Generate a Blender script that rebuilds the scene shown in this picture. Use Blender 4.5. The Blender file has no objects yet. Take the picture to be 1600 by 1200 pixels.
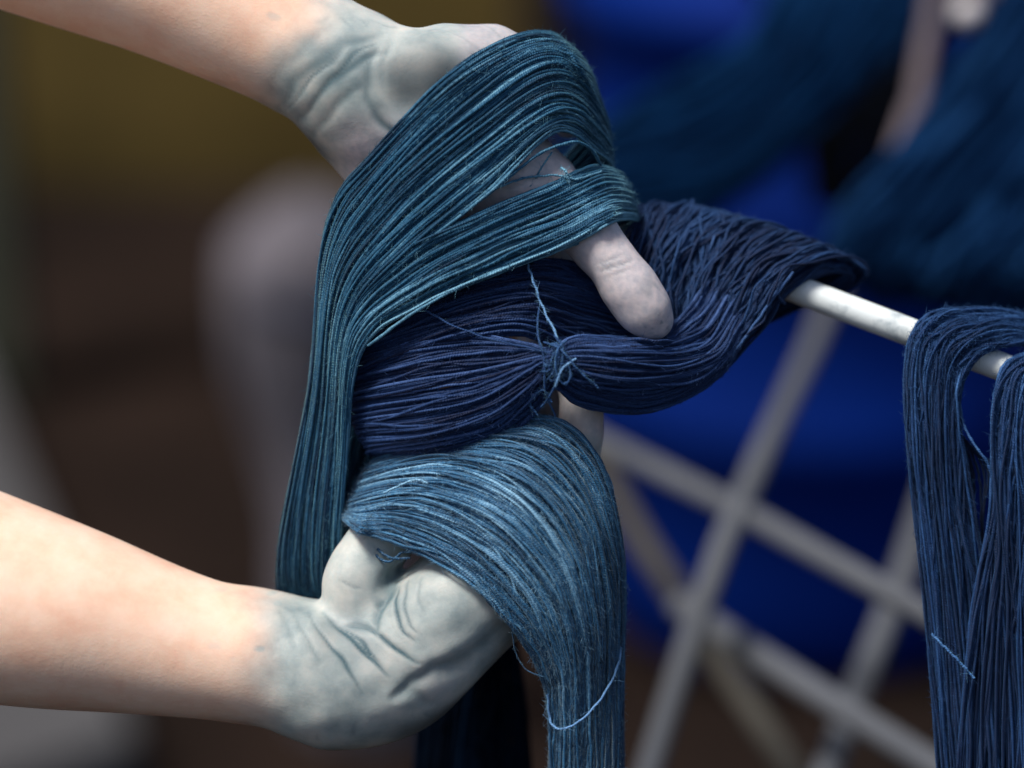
import bpy, math, random
import numpy as np
from mathutils import Vector, Matrix

# ------------------------------------------------------------------ camera, sky, sun, exposure
scene = bpy.context.scene
PITCH = math.radians(20)
FOC, SENS, D0 = 85.0, 36.0, 0.75
CAM = np.array([0.0, 0.0, 1.45])
cd = bpy.data.cameras.new('camera'); cam = bpy.data.objects.new('camera', cd)
scene.collection.objects.link(cam); scene.camera = cam
cam.location = CAM; cam.rotation_euler = (math.pi/2 - PITCH, 0, 0)
cd.lens = FOC; cd.sensor_width = SENS; cd.clip_start = 0.02; cd.clip_end = 200
cd.dof.use_dof = True; cd.dof.focus_distance = D0 - 0.012; cd.dof.aperture_fstop = 2.9

SUN_EL, SUN_AZ = math.radians(65), math.radians(-118)     # azimuth from +Y, clockwise
w = bpy.data.worlds.new('World'); scene.world = w; w.use_nodes = True
nt = w.node_tree; bg = nt.nodes['Background']
sky = nt.nodes.new('ShaderNodeTexSky'); sky.sky_type = 'NISHITA'; sky.sun_disc = False
sky.sun_elevation = SUN_EL; sky.sun_rotation = SUN_AZ; sky.air_density = 1.0; sky.dust_density = 3.0; sky.ozone_density = 1.0
nt.links.new(sky.outputs[0], bg.inputs[0]); bg.inputs[1].default_value = 0.05
sd = bpy.data.lights.new('sun', 'SUN'); sun = bpy.data.objects.new('sun', sd); scene.collection.objects.link(sun)
sd.energy = 2.0; sd.angle = math.radians(16); sd.color = (1.0, 0.955, 0.88)
sdir = Vector((math.sin(SUN_AZ)*math.cos(SUN_EL), math.cos(SUN_AZ)*math.cos(SUN_EL), math.sin(SUN_EL)))
sun.rotation_euler = sdir.to_track_quat('Z', 'Y').to_euler()
scene.view_settings.view_transform = 'Standard'; scene.view_settings.look = 'None'
scene.view_settings.exposure = 1.25; scene.view_settings.gamma = 1.0
scene.cycles.use_denoising = True

# ------------------------------------------------------------------ measuring helpers
F = FOC/SENS*1600.0
S = D0/F                                    # metres per picture pixel at the hands' distance
RT = np.array([1.0, 0, 0]); FW = np.array([0, math.cos(PITCH), -math.sin(PITCH)])
UP = np.array([0, math.sin(PITCH), math.cos(PITCH)])

def loc(px, py, q):
    """a direction of sight and a distance behind the hands (q, in 0.2 mm steps) -> workbench coordinates"""
    k = 1 + q*S/D0
    return np.stack([(px-800)*k, (600-py)*k, q+0*px], -1)
def to_world(L):
    L = np.asarray(L, dtype=np.float64)*S
    return CAM + L[..., :1]*RT + L[..., 1:2]*UP + (L[..., 2:3]+D0)*FW
def W(px, py, q):
    return to_world(loc(np.float64(px), np.float64(py), np.float64(q)))
def Wd(px, py, dist):
    return W(px, py, (dist-D0)/S)

C = scene.collection
def prop(o, label=None, cat=None, group=None, kind=None):
    if label: o['label'] = label
    if cat: o['category'] = cat
    if group: o['group'] = group
    if kind: o['kind'] = kind
    return o
def link(name, me, mat=None, parent=None):
    o = bpy.data.objects.new(name, me); C.objects.link(o)
    if mat: me.materials.append(mat)
    if parent is not None: o.parent = parent
    return o
def empty(name, at, label, cat, group=None):
    o = bpy.data.objects.new(name, None); C.objects.link(o); o.location = at
    o.empty_display_size = 0.02
    return prop(o, label, cat, group)
def attach(o, root):
    o.parent = root; o.matrix_parent_inverse = Matrix.Translation(-Vector(root.location))
    return o
def mesh_np(name, V, Q, tri=False, smooth=True):
    me = bpy.data.meshes.new(name); n = Q.shape[1]
    me.vertices.add(len(V)); me.vertices.foreach_set('co', np.ascontiguousarray(V, dtype=np.float32).ravel())
    me.loops.add(Q.size); me.loops.foreach_set('vertex_index', np.ascontiguousarray(Q, dtype=np.int32).ravel())
    me.polygons.add(len(Q)); me.polygons.foreach_set('loop_start', np.arange(0, Q.size, n, dtype=np.int32))
    me.polygons.foreach_set('loop_total', np.full(len(Q), n, dtype=np.int32))
    me.update(calc_edges=True)
    me.polygons.foreach_set('use_smooth', np.full(len(Q), smooth, dtype=bool))
    me.update()
    return me

# ------------------------------------------------------------------ materials
def new_mat(name):
    m = bpy.data.materials.new(name); m.use_nodes = True
    return m, m.node_tree, m.node_tree.nodes['Principled BSDF']
def N(t, typ, **kw):
    n = t.nodes.new(typ)
    for k, v in kw.items():
        if k.startswith('i_'):
            n.inputs[k[2:].replace('_', ' ')].default_value = v
        else: setattr(n, k, v)
    return n
def ramp(t, fac, stops):
    r = t.nodes.new('ShaderNodeValToRGB'); e = r.color_ramp.elements
    while len(e) < len(stops): e.new(0.5)
    for k, (p, c) in enumerate(stops):
        e[k].position = p; e[k].color = (*c, 1)
    t.links.new(fac, r.inputs[0]); return r.outputs[0]

def yarn_mat(name, deep, mid, pale, rough=0.6, sheen=0.3, spec=0.22):
    m, t, b = new_mat(name)
    a = N(t, 'ShaderNodeAttribute', attribute_name='shade')
    tc = N(t, 'ShaderNodeTexCoord')
    n1 = N(t, 'ShaderNodeTexNoise', i_Scale=38.0, i_Detail=3.0); t.links.new(tc.outputs['Object'], n1.inputs['Vector'])
    n2 = N(t, 'ShaderNodeTexNoise', i_Scale=900.0, i_Detail=2.0); t.links.new(tc.outputs['Object'], n2.inputs['Vector'])
    s1 = N(t, 'ShaderNodeMath', operation='MULTIPLY_ADD'); t.links.new(n1.outputs[0], s1.inputs[0]); s1.inputs[1].default_value = 0.75
    t.links.new(a.outputs['Fac'], s1.inputs[2])
    s2 = N(t, 'ShaderNodeMath', operation='MULTIPLY_ADD'); t.links.new(n2.outputs[0], s2.inputs[0]); s2.inputs[1].default_value = 0.55
    t.links.new(s1.outputs[0], s2.inputs[2])
    s3 = N(t, 'ShaderNodeMath', operation='SUBTRACT'); t.links.new(s2.outputs[0], s3.inputs[0]); s3.inputs[1].default_value = 0.62
    col = ramp(t, s3.outputs[0], [(0.0, deep), (0.5, mid), (1.0, pale)])
    t.links.new(col, b.inputs['Base Color'])
    b.inputs['Roughness'].default_value = rough; b.inputs['Specular IOR Level'].default_value = spec
    b.inputs['Sheen Weight'].default_value = sheen; b.inputs['Sheen Roughness'].default_value = 0.35
    b.inputs['Sheen Tint'].default_value = (*[min(1, c*3.2) for c in pale], 1)
    uv = N(t, 'ShaderNodeUVMap', uv_map='UVMap')
    sx = N(t, 'ShaderNodeSeparateXYZ'); t.links.new(uv.outputs[0], sx.inputs[0])
    ad = N(t, 'ShaderNodeMath', operation='ADD'); t.links.new(sx.outputs[0], ad.inputs[0]); t.links.new(sx.outputs[1], ad.inputs[1])
    mu = N(t, 'ShaderNodeMath', operation='MULTIPLY'); t.links.new(ad.outputs[0], mu.inputs[0]); mu.inputs[1].default_value = 4*math.pi
    sn = N(t, 'ShaderNodeMath', operation='SINE'); t.links.new(mu.outputs[0], sn.inputs[0])
    mx = N(t, 'ShaderNodeMath', operation='MULTIPLY_ADD'); t.links.new(n2.outputs[0], mx.inputs[0]); mx.inputs[1].default_value = 3.0
    t.links.new(sn.outputs[0], mx.inputs[2])
    bp = N(t, 'ShaderNodeBump', i_Strength=0.45, i_Distance=0.00018); t.links.new(mx.outputs[0], bp.inputs['Height'])
    t.links.new(bp.outputs[0], b.inputs['Normal'])
    return m

Y_TEAL = yarn_mat('teal_yarn', (0.002, 0.020, 0.052), (0.013, 0.083, 0.165), (0.16, 0.36, 0.50))
Y_BLUE = yarn_mat('washed_blue_yarn', (0.004, 0.034, 0.085), (0.026, 0.130, 0.265), (0.26, 0.50, 0.70), 0.45, 0.4, 0.4)
Y_NAVY = yarn_mat('indigo_yarn', (0.002, 0.007, 0.032), (0.009, 0.031, 0.105), (0.052, 0.105, 0.27))
Y_SLATE = yarn_mat('slate_indigo_yarn', (0.002, 0.009, 0.038), (0.008, 0.034, 0.108), (0.042, 0.100, 0.25))
Y_ROYAL = yarn_mat('denim_blue_yarn', (0.002, 0.010, 0.040), (0.008, 0.036, 0.120), (0.05, 0.14, 0.34))
Y_DARK = yarn_mat('dark_petrol_yarn', (0.0008, 0.011, 0.040), (0.002, 0.026, 0.090), (0.010, 0.060, 0.17), 0.9, 0.0, 0.05)
Y_FAR = yarn_mat('deep_blue_yarn', (0.001, 0.012, 0.046), (0.007, 0.040, 0.125), (0.03, 0.11, 0.27), 0.9, 0.0, 0.05)
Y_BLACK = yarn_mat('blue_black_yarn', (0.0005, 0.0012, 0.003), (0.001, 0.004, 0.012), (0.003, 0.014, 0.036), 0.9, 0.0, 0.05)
Y_TIE = yarn_mat('pale_tie_thread', (0.008, 0.035, 0.12), (0.04, 0.12, 0.30), (0.16, 0.32, 0.56))

def plain(name, col, rough=0.6, spec=0.5, vary=0.25, scale=6.0, bump=0.0, bscale=60.0, dark=None):
    m, t, b = new_mat(name)
    tc = N(t, 'ShaderNodeTexCoord'); n = N(t, 'ShaderNodeTexNoise', i_Scale=scale, i_Detail=6.0)
    t.links.new(tc.outputs['Object'], n.inputs['Vector'])
    d = dark or tuple(c*(1-vary) for c in col)
    t.links.new(ramp(t, n.outputs[0], [(0.3, d), (0.7, tuple(min(1, c*(1+vary)) for c in col))]), b.inputs['Base Color'])
    b.inputs['Roughness'].default_value = rough; b.inputs['Specular IOR Level'].default_value = spec
    if bump:
        n2 = N(t, 'ShaderNodeTexNoise', i_Scale=bscale, i_Detail=5.0); t.links.new(tc.outputs['Object'], n2.inputs['Vector'])
        bp = N(t, 'ShaderNodeBump', i_Strength=0.6, i_Distance=bump); t.links.new(n2.outputs[0], bp.inputs['Height'])
        t.links.new(bp.outputs[0], b.inputs['Normal'])
    return m

# skin: dye coat and shade painted on the undersides, both carried per vertex
def skin_mat():
    m, t, b = new_mat('dyed_skin')
    tc = N(t, 'ShaderNodeTexCoord')
    def attr(n): return N(t, 'ShaderNodeAttribute', attribute_name=n).outputs['Fac']
    def mixc(f, a, bb):
        x = N(t, 'ShaderNodeMix', data_type='RGBA')
        t.links.new(f, x.inputs[0])
        for v, i in ((a, 6), (bb, 7)):
            if isinstance(v, tuple): x.inputs[i].default_value = (*v, 1)
            else: t.links.new(v, x.inputs[i])
        return x.outputs[2]
    n1 = N(t, 'ShaderNodeTexNoise', i_Scale=70.0, i_Detail=5.0, i_Roughness=0.6); t.links.new(tc.outputs['Object'], n1.inputs['Vector'])
    n2 = N(t, 'ShaderNodeTexNoise', i_Scale=420.0, i_Detail=4.0); t.links.new(tc.outputs['Object'], n2.inputs['Vector'])
    skin = ramp(t, n1.outputs[0], [(0.25, (0.77, 0.46, 0.33)), (0.5, (0.83, 0.57, 0.43)), (0.75, (0.87, 0.65, 0.52))])
    dye = ramp(t, n1.outputs[0], [(0.28, (0.21, 0.265, 0.275)), (0.5, (0.37, 0.41, 0.40)), (0.72, (0.54, 0.53, 0.49))])
    lil = ramp(t, n2.outputs[0], [(0.25, (0.36, 0.35, 0.39)), (0.75, (0.56, 0.49, 0.50))])
    c = mixc(attr('stain'), skin, dye)
    c = mixc(attr('lilac'), c, lil)
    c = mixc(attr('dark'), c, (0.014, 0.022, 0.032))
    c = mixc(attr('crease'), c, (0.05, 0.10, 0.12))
    t.links.new(c, b.inputs['Base Color'])
    b.inputs['Roughness'].default_value = 0.52; b.inputs['Specular IOR Level'].default_value = 0.35
    b.inputs['Subsurface Weight'].default_value = 0.25; b.inputs['Subsurface Radius'].default_value = (1.0, 0.4, 0.25)
    b.inputs['Subsurface Scale'].default_value = 0.004
    v = N(t, 'ShaderNodeTexVoronoi', i_Scale=900.0, feature='DISTANCE_TO_EDGE'); t.links.new(tc.outputs['Object'], v.inputs['Vector'])
    ad = N(t, 'ShaderNodeMath', operation='MULTIPLY_ADD'); t.links.new(v.outputs[0], ad.inputs[0]); ad.inputs[1].default_value = 0.6
    t.links.new(n2.outputs[0], ad.inputs[2])
    bp = N(t, 'ShaderNodeBump', i_Strength=0.25, i_Distance=0.0003); t.links.new(ad.outputs[0], bp.inputs['Height'])
    t.links.new(bp.outputs[0], b.inputs['Normal'])
    return m
SKIN = skin_mat()

# ------------------------------------------------------------------ the setting
def box(name, lo, hi, mat, parent=None, bev=0.0):
    x0, y0, z0 = lo; x1, y1, z1 = hi
    V = np.array([(x, y, z) for x in (x0, x1) for y in (y0, y1) for z in (z0, z1)])
    Q = np.array([(0, 1, 3, 2), (4, 6, 7, 5), (0, 4, 5, 1), (2, 3, 7, 6), (0, 2, 6, 4), (1, 5, 7, 3)])
    o = link(name, mesh_np(name, V, Q, smooth=False), mat, parent)
    if bev:
        md = o.modifiers.new('edge', 'BEVEL'); md.width = bev; md.segments = 2
    return o
rng = np.random.default_rng(7)

def ground_sheet():
    xs = np.linspace(-40, 40, 161); ys = np.linspace(-6, 60, 161)
    X, Y = np.meshgrid(xs, ys, indexing='ij')
    Z = 0.02*np.sin(X*1.3+Y*0.7)*np.cos(Y*0.9) - 0.02
    V = np.stack([X, Y, Z], -1).reshape(-1, 3)
    i = np.arange(160)[:, None]*161+np.arange(160)[None, :]
    Q = np.stack([i, i+161, i+162, i+1], -1).reshape(-1, 4)
    return mesh_np('ground', V, Q)
earth = plain('damp_earth', (0.0125, 0.0078, 0.0062), 0.95, 0.04, 0.45, 2.5, 0.01, 25, dark=(0.0062, 0.0044, 0.0038))
prop(link('ground', ground_sheet(), earth), 'damp dark brown earth of the yard behind the hands', kind='structure')

concrete = plain('grey_concrete', (0.060, 0.059, 0.062), 0.9, 0.1, 0.15, 3.0, 0.004, 40)
# concrete path at the left: its near right edge runs from the arm down to the picture's foot
def gpt(px, py, z=0.0):
    d = ((px-800)/F)*RT + ((600-py)/F)*UP + FW
    return CAM + d*((z-CAM[2])/d[2])
a0, a1 = gpt(-60, 560), gpt(215, 1230)
V = [a0, a1, a1+np.array([-1.6, -1.2, 0]), a0+np.array([-2.2, 0.4, 0])]
V = np.array([(*v[:2], z) for z in (-0.05, 0.07) for v in V])
Q = np.array([(4, 5, 6, 7), (0, 3, 2, 1), (0, 1, 5, 4), (1, 2, 6, 5), (2, 3, 7, 6), (3, 0, 4, 7)])
o = link('path', mesh_np('path', V, Q, smooth=False), concrete); prop(o, 'pale grey concrete path beside the bare earth at lower left', kind='structure')

ochre = plain('ochre_render', (0.105, 0.072, 0.022), 0.95, 0.05, 0.35, 1.2, 0.004, 30, dark=(0.030, 0.023, 0.010))
pst = box('fence_post', (-1.02, 4.0, -0.05), (-0.865, 4.1, 1.35), plain('mossy_wood', (0.06, 0.064, 0.045), 0.95, 0.1, 0.2, 8), bev=0.008)
prop(pst, 'pale mossy square post at the far left edge before the ochre wall', 'post')
wl = box('garden_wall', (-5.0, 5.35, -0.05), (0.02, 5.6, 2.4), ochre, bev=0.01)
prop(wl, 'dull ochre rendered wall behind the raised arm', 'wall')
shed = plain('dark_boards', (0.012, 0.013, 0.016), 0.85, 0.2, 0.3, 3)
sroot = empty('timber_fence', (1.6, 5.5, 0), 'dark weathered board fence far behind the blue barrels', 'fence')
x = 0.06; k = 0
bm0 = None
while x < 3.2:
    o = box('board', (x, 5.42+0.006*(k % 3), -0.05), (x+0.145, 5.45+0.006*(k % 3), 2.1+0.03*math.sin(k*2.1)), shed)
    attach(o, sroot); x += 0.155; k += 1
for z in (0.5, 1.7):
    attach(box('rail', (0.06, 5.47, z), (3.2, 5.52, z+0.08), shed), sroot)

# ------------------------------------------------------------------ lathe / rods
def lathe(name, prof, mat, seg=64, at=(0, 0, 0)):
    p = np.array(prof); th = np.linspace(0, 2*np.pi, seg, endpoint=False)
    V = np.stack([p[:, None, 0]*np.cos(th), p[:, None, 0]*np.sin(th), np.repeat(p[:, None, 1], seg, 1)], -1).reshape(-1, 3)
    n = len(p); i = (np.arange(n-1)[:, None]*seg+np.arange(seg)[None, :]); j = np.roll(i, -1, 1)
    Q = np.stack([i, j, j+seg, i+seg], -1).reshape(-1, 4)
    o = link(name, mesh_np(name, V+np.array(at), Q), mat)
    return o
def catmull(P, M):
    """P (..., K, 3) -> (..., M, 3) through all knots"""
    P = np.asarray(P, dtype=np.float64); K = P.shape[-2]
    t = np.linspace(0, K-1, M); i = np.minimum(t.astype(int), K-2); f = (t-i)[:, None]
    g = lambda k: np.take(P, np.clip(k, 0, K-1), axis=-2)
    p0, p1, p2, p3 = g(i-1), g(i), g(i+1), g(i+2)
    p0 = np.where((i == 0)[:, None], 2*p1-p2, p0); p3 = np.where((i == K-2)[:, None], 2*p2-p1, p3)
    return 0.5*(2*p1+(p2-p0)*f+(2*p0-5*p1+4*p2-p3)*f**2+(3*p1-p0-3*p2+p3)*f**3)
def tubes(P, R, sides=5, closed_ends=True):
    """P (n,M,3) R (n,M) -> verts, quads, uv, per-strand index"""
    n, M, _ = P.shape
    T = np.gradient(P, axis=1); T /= np.linalg.norm(T, axis=-1, keepdims=True)+1e-12
    A = np.zeros_like(P); ref = np.tile(np.array([0.31, 0.77, 0.55]), (n, 1))
    a = ref - (ref*T[:, 0]).sum(-1, keepdims=True)*T[:, 0]; A[:, 0] = a/np.linalg.norm(a, axis=-1, keepdims=True)
    for k in range(1, M):
        a = A[:, k-1]-(A[:, k-1]*T[:, k]).sum(-1, keepdims=True)*T[:, k]; A[:, k] = a/(np.linalg.norm(a, axis=-1, keepdims=True)+1e-12)
    B = np.cross(T, A)
    th = np.linspace(0, 2*np.pi, sides, endpoint=False)
    V = P[:, :, None]+R[:, :, None, None]*(A[:, :, None]*np.cos(th)[:, None]+B[:, :, None]*np.sin(th)[:, None])
    idx = np.arange(n*M*sides).reshape(n, M, sides)
    i = idx[:, :-1]; j = np.roll(i, -1, -1); i2 = idx[:, 1:]; j2 = np.roll(i2, -1, -1)
    Q = np.stack([i, i2, j2, j], -1).reshape(-1, 4)
    L = np.concatenate([np.zeros((n, 1)), np.cumsum(np.linalg.norm(np.diff(P, axis=1), axis=-1), 1)], 1)
    U0 = np.broadcast_to(L[:, :-1, None], i.shape); U1 = np.broadcast_to(L[:, 1:, None], i.shape)
    v0 = np.broadcast_to(np.arange(sides)/sides, i.shape); v1 = v0+1/sides
    uv = np.stack([np.stack([U0, v0], -1), np.stack([U1, v0], -1), np.stack([U1, v1], -1), np.stack([U0, v1], -1)], -2).reshape(-1, 2)
    return V.reshape(-1, 3), Q, uv
def tube_obj(name, P, R, mat, shade=None, sides=5, period=0.0017, extra=None):
    V, Q, uv = tubes(P, R, sides); n, M, _ = P.shape
    shade = np.full(n, 0.3) if shade is None else np.asarray(shade)
    sh = np.repeat(shade if shade.ndim == 2 else np.repeat(shade[:, None], M, 1), sides, axis=1).reshape(-1)
    if extra is not None:
        P2, R2, s2 = extra; V2, Q2, uv2 = tubes(P2, R2, 3)
        Q = np.concatenate([Q, Q2+len(V)]); V = np.concatenate([V, V2]); uv = np.concatenate([uv, uv2])
        sh = np.concatenate([sh, np.repeat(s2, P2.shape[1]*3)])
    me = mesh_np(name, V, Q)
    uv = uv.copy(); uv[:, 0] /= period
    lay = me.uv_layers.new(name='UVMap'); lay.data.foreach_set('uv', uv.astype(np.float32).ravel())
    at = me.attributes.new('shade', 'FLOAT', 'POINT'); at.data.foreach_set('value', sh.astype(np.float32))
    return link(name, me, mat)
def one_tube(name, pts, r, mat, sides=8, M=60, world=False, shade=0.45):
    P = np.array(pts, dtype=float)
    if not world: P = to_world(loc(P[:, 0], P[:, 1], P[:, 2]))
    P = catmull(P, M)[None]
    return tube_obj(name, P, np.full((1, M), r), mat, np.array([shade]), sides)

# ------------------------------------------------------------------ the person's arms and hands: one implicit surface each, meshed into ONE body
def chain_block(Fd, org, h, pts, k):
    """smooth-union one tapering limb (a splined chain of round cones) into the field Fd"""
    P = np.array([[*loc(*map(np.float64, p[:3])), p[3]] for p in pts])
    n = len(P); C3 = catmull(P[:, :3], (n-1)*14+1); Rr = catmull(np.stack([P[:, 3]]*3, -1), (n-1)*14+1)[:, 0]
    mgl = Rr.max()+k+3*h
    lo = np.maximum(((C3.min(0)-mgl-org)/h).astype(int), 0); hi = np.minimum(((C3.max(0)+mgl-org)/h).astype(int)+1, Fd.shape)
    D = np.full(tuple(hi-lo), 200.0, np.float32)
    for a, b, ra, rb in zip(C3[:-1], C3[1:], Rr[:-1], Rr[1:]):
        mg = max(ra, rb)+k+3*h
        l2 = np.maximum(((np.minimum(a, b)-mg-org)/h).astype(int), lo); h2 = np.minimum(((np.maximum(a, b)+mg-org)/h).astype(int)+1, hi)
        if (h2 <= l2).any(): continue
        X, Y, Z = np.meshgrid(*[(org[c]+h*np.arange(l2[c], h2[c])).astype(np.float32) for c in range(3)], indexing='ij', sparse=True)
        ba = b-a; L2 = ba@ba+1e-9
        t = np.clip(((X-a[0])*ba[0]+(Y-a[1])*ba[1]+(Z-a[2])*ba[2])/L2, 0, 1)
        d = np.sqrt((X-a[0]-t*ba[0])**2+(Y-a[1]-t*ba[1])**2+(Z-a[2]-t*ba[2])**2)-(ra+(rb-ra)*t)
        sl = tuple(slice(l2[c]-lo[c], h2[c]-lo[c]) for c in range(3)); D[sl] = np.minimum(D[sl], d)
    sl = tuple(slice(lo[c], hi[c]) for c in range(3)); f = Fd[sl]
    hh = np.maximum(k-np.abs(f-D), 0)/k
    Fd[sl] = np.minimum(f, D)-hh*hh*k*0.25
def surface_nets(Fd, org, h):
    ins = Fd < 0; nx, ny, nz = Fd.shape
    c = np.zeros((nx-1, ny-1, nz-1), np.int8)
    for dx in (0, 1):
        for dy in (0, 1):
            for dz in (0, 1): c += ins[dx:nx-1+dx, dy:ny-1+dy, dz:nz-1+dz]
    act = (c > 0) & (c < 8); ix = np.argwhere(act)
    vid = np.full(act.shape, -1, np.int64); vid[act] = np.arange(len(ix))
    acc = np.zeros((len(ix), 3)); cnt = np.zeros(len(ix))
    cor = [(x, y, z) for x in (0, 1) for y in (0, 1) for z in (0, 1)]
    for A in cor:
        for B in cor:
            if sum(abs(p-q) for p, q in zip(A, B)) == 1 and A < B:
                fa = Fd[ix[:, 0]+A[0], ix[:, 1]+A[1], ix[:, 2]+A[2]]; fb = Fd[ix[:, 0]+B[0], ix[:, 1]+B[1], ix[:, 2]+B[2]]
                m = (fa < 0) != (fb < 0); t = np.where(m, fa/(fa-fb+1e-12), 0)
                p = np.array(A)+t[:, None]*(np.array(B)-np.array(A))
                acc += p*m[:, None]; cnt += m
    V = org+h*(ix+acc/cnt[:, None])
    Qs = []
    for axn in range(3):
        o = [0, 0, 0]; o[axn] = 1
        s0 = ins[:nx-o[0], :ny-o[1], :nz-o[2]]; s1 = ins[o[0]:, o[1]:, o[2]:]
        e = np.argwhere(s0 != s1); b_, c_ = [(1, 2), (2, 0), (0, 1)][axn]
        e = e[(e[:, b_] > 0) & (e[:, c_] > 0) & (e[:, 0] < nx-1) & (e[:, 1] < ny-1) & (e[:, 2] < nz-1)]
        db = np.zeros(3, int); db[b_] = 1; dc = np.zeros(3, int); dc[c_] = 1
        g = lambda q: vid[q[:, 0], q[:, 1], q[:, 2]]
        q = np.stack([g(e-db-dc), g(e-dc), g(e), g(e-db)], -1)
        fl = ~ins[e[:, 0], e[:, 1], e[:, 2]]; q[fl] = q[fl][:, ::-1]
        Qs.append(q)
    Q = np.concatenate(Qs); return V, Q[(Q >= 0).all(1)]
def normals(V, Q):
    n = np.cross(V[Q[:, 2]]-V[Q[:, 0]], V[Q[:, 3]]-V[Q[:, 1]]); o = np.zeros_like(V)
    for k in range(4): np.add.at(o, Q[:, k], n)
    return o/(np.linalg.norm(o, axis=-1, keepdims=True)+1e-9)
def relax(V, Q, it=2, lam=0.5):
    E = np.concatenate([Q[:, [k, (k+1) % 4]] for k in range(4)])
    cnt = np.bincount(E.ravel(), minlength=len(V))[:, None]
    for _ in range(it):
        s = np.zeros_like(V)
        for c in range(3):
            s[:, c] = np.bincount(E[:, 0], V[E[:, 1], c], len(V))+np.bincount(E[:, 1], V[E[:, 0], c], len(V))
        V = V+lam*(s/cnt-V)
    return V
def chain(prims, pts, k):
    prims.append((pts, k))
FIELDS = []
def build(prims, h=4.0, pad=44):
    ps = [(loc(*map(np.float64, p[:3])), p[3]) for pts, k in prims for p in pts]
    lo = np.min([p-r for p, r in ps], 0)-pad; hi = np.max([p+r for p, r in ps], 0)+pad
    Fd = np.full(tuple(((hi-lo)/h).astype(int)+1), 60.0, np.float32)
    for pts, k in prims: chain_block(Fd, lo, h, pts, k)
    FIELDS.append((Fd, lo, h))
    V, Q = surface_nets(Fd, lo, h)
    V = relax(V, Q, 3); return V, Q
def field(Fd, lo, h, X):
    g = (X-lo)/h; sh = np.array(Fd.shape)
    ok = ((g > 0) & (g < sh-1.01)).all(-1); g = np.clip(g, 0, sh-1.01); i = g.astype(int); f = g-i; o = 0
    for dx in (0, 1):
        for dy in (0, 1):
            for dz in (0, 1):
                wt = np.where(dx, f[..., 0], 1-f[..., 0])*np.where(dy, f[..., 1], 1-f[..., 1])*np.where(dz, f[..., 2], 1-f[..., 2])
                o = o+wt*Fd[i[..., 0]+dx, i[..., 1]+dy, i[..., 2]+dz]
    return np.where(ok, o, 60.0)
def lay_on_skin(L, clear):
    """move yarn points (workbench coordinates) out of the hands, so the yarn lies on the skin"""
    for Fd, lo, h in FIELDS:
        for it in range(3):
            d = field(Fd, lo, h, L); need = np.maximum(clear-d, 0)
            if it < 2:
                kk = np.array([1, 2, 3, 4, 5, 4, 3, 2, 1])/25.0; pd = np.pad(need, ((0, 0), (4, 4)), mode='edge')
                need = np.maximum(need, sum(kk[c]*pd[:, c:c+need.shape[1]] for c in range(9)))
            m = need > 0
            e = 6.0; g = np.stack([field(Fd, lo, h, L[m]+np.eye(3)[c]*e)-field(Fd, lo, h, L[m]-np.eye(3)[c]*e) for c in range(3)], -1)
            g /= np.linalg.norm(g, axis=-1, keepdims=True)+1e-6
            gz = -g[:, 2]; fwd_ = gz > 0.15
            stp = np.minimum(need[m], 30)
            L[m] = L[m]+np.where(fwd_[:, None], np.array([0, 0, -1.0])*(stp/np.maximum(gz, 0.3))[:, None], g*stp[:, None])
    for _ in range(2): L[:, 1:-1] = 0.25*L[:, :-2]+0.5*L[:, 1:-1]+0.25*L[:, 2:]
    return L
def pix(V):      # workbench coordinates -> bearing of each vertex and its distance
    k = 1+V[:, 2]*S/D0; return V[:, 0]/k+800, 600-V[:, 1]/k, V[:, 2]
def polydist(x, y, pts, along=False):
    d = np.full(len(x), 1e9); tt = np.zeros(len(x)); P = np.array(pts, float); P = catmull(np.concatenate([P, np.zeros((len(P), 1))], 1), 24)[:, :2]
    for k, (a, b) in enumerate(zip(P[:-1], P[1:])):
        ba = b-a; t = np.clip(((x-a[0])*ba[0]+(y-a[1])*ba[1])/(ba@ba), 0, 1)
        e = np.hypot(x-a[0]-t*ba[0], y-a[1]-t*ba[1]); m = e < d; d[m] = e[m]; tt[m] = (k+t[m])/23
    return (d, tt) if along else d
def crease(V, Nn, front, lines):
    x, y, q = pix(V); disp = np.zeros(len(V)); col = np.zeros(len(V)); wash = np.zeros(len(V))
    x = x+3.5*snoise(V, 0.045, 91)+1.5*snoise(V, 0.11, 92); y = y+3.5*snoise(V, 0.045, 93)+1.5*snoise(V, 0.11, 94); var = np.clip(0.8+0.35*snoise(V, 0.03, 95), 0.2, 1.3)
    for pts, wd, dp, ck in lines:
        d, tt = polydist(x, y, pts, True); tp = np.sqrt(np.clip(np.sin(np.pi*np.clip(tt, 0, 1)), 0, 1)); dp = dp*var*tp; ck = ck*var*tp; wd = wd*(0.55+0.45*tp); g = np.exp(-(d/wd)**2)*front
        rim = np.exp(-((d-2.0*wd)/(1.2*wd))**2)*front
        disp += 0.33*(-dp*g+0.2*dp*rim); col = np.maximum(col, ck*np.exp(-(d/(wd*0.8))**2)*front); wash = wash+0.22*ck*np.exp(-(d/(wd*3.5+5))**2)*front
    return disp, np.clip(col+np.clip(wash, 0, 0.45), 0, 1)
def snoise(V, f, seed):
    rg = np.random.default_rng(seed); o = np.zeros(len(V))
    for _ in range(7):
        k = rg.normal(0, 1, 3)*f; o += np.sin(V@k+rg.random()*6.28)
    return o/3.5
sst = lambda e0, e1, x: (lambda t: t*t*(3-2*t))(np.clip((x-e0)/(e1-e0), 0, 1))

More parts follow.
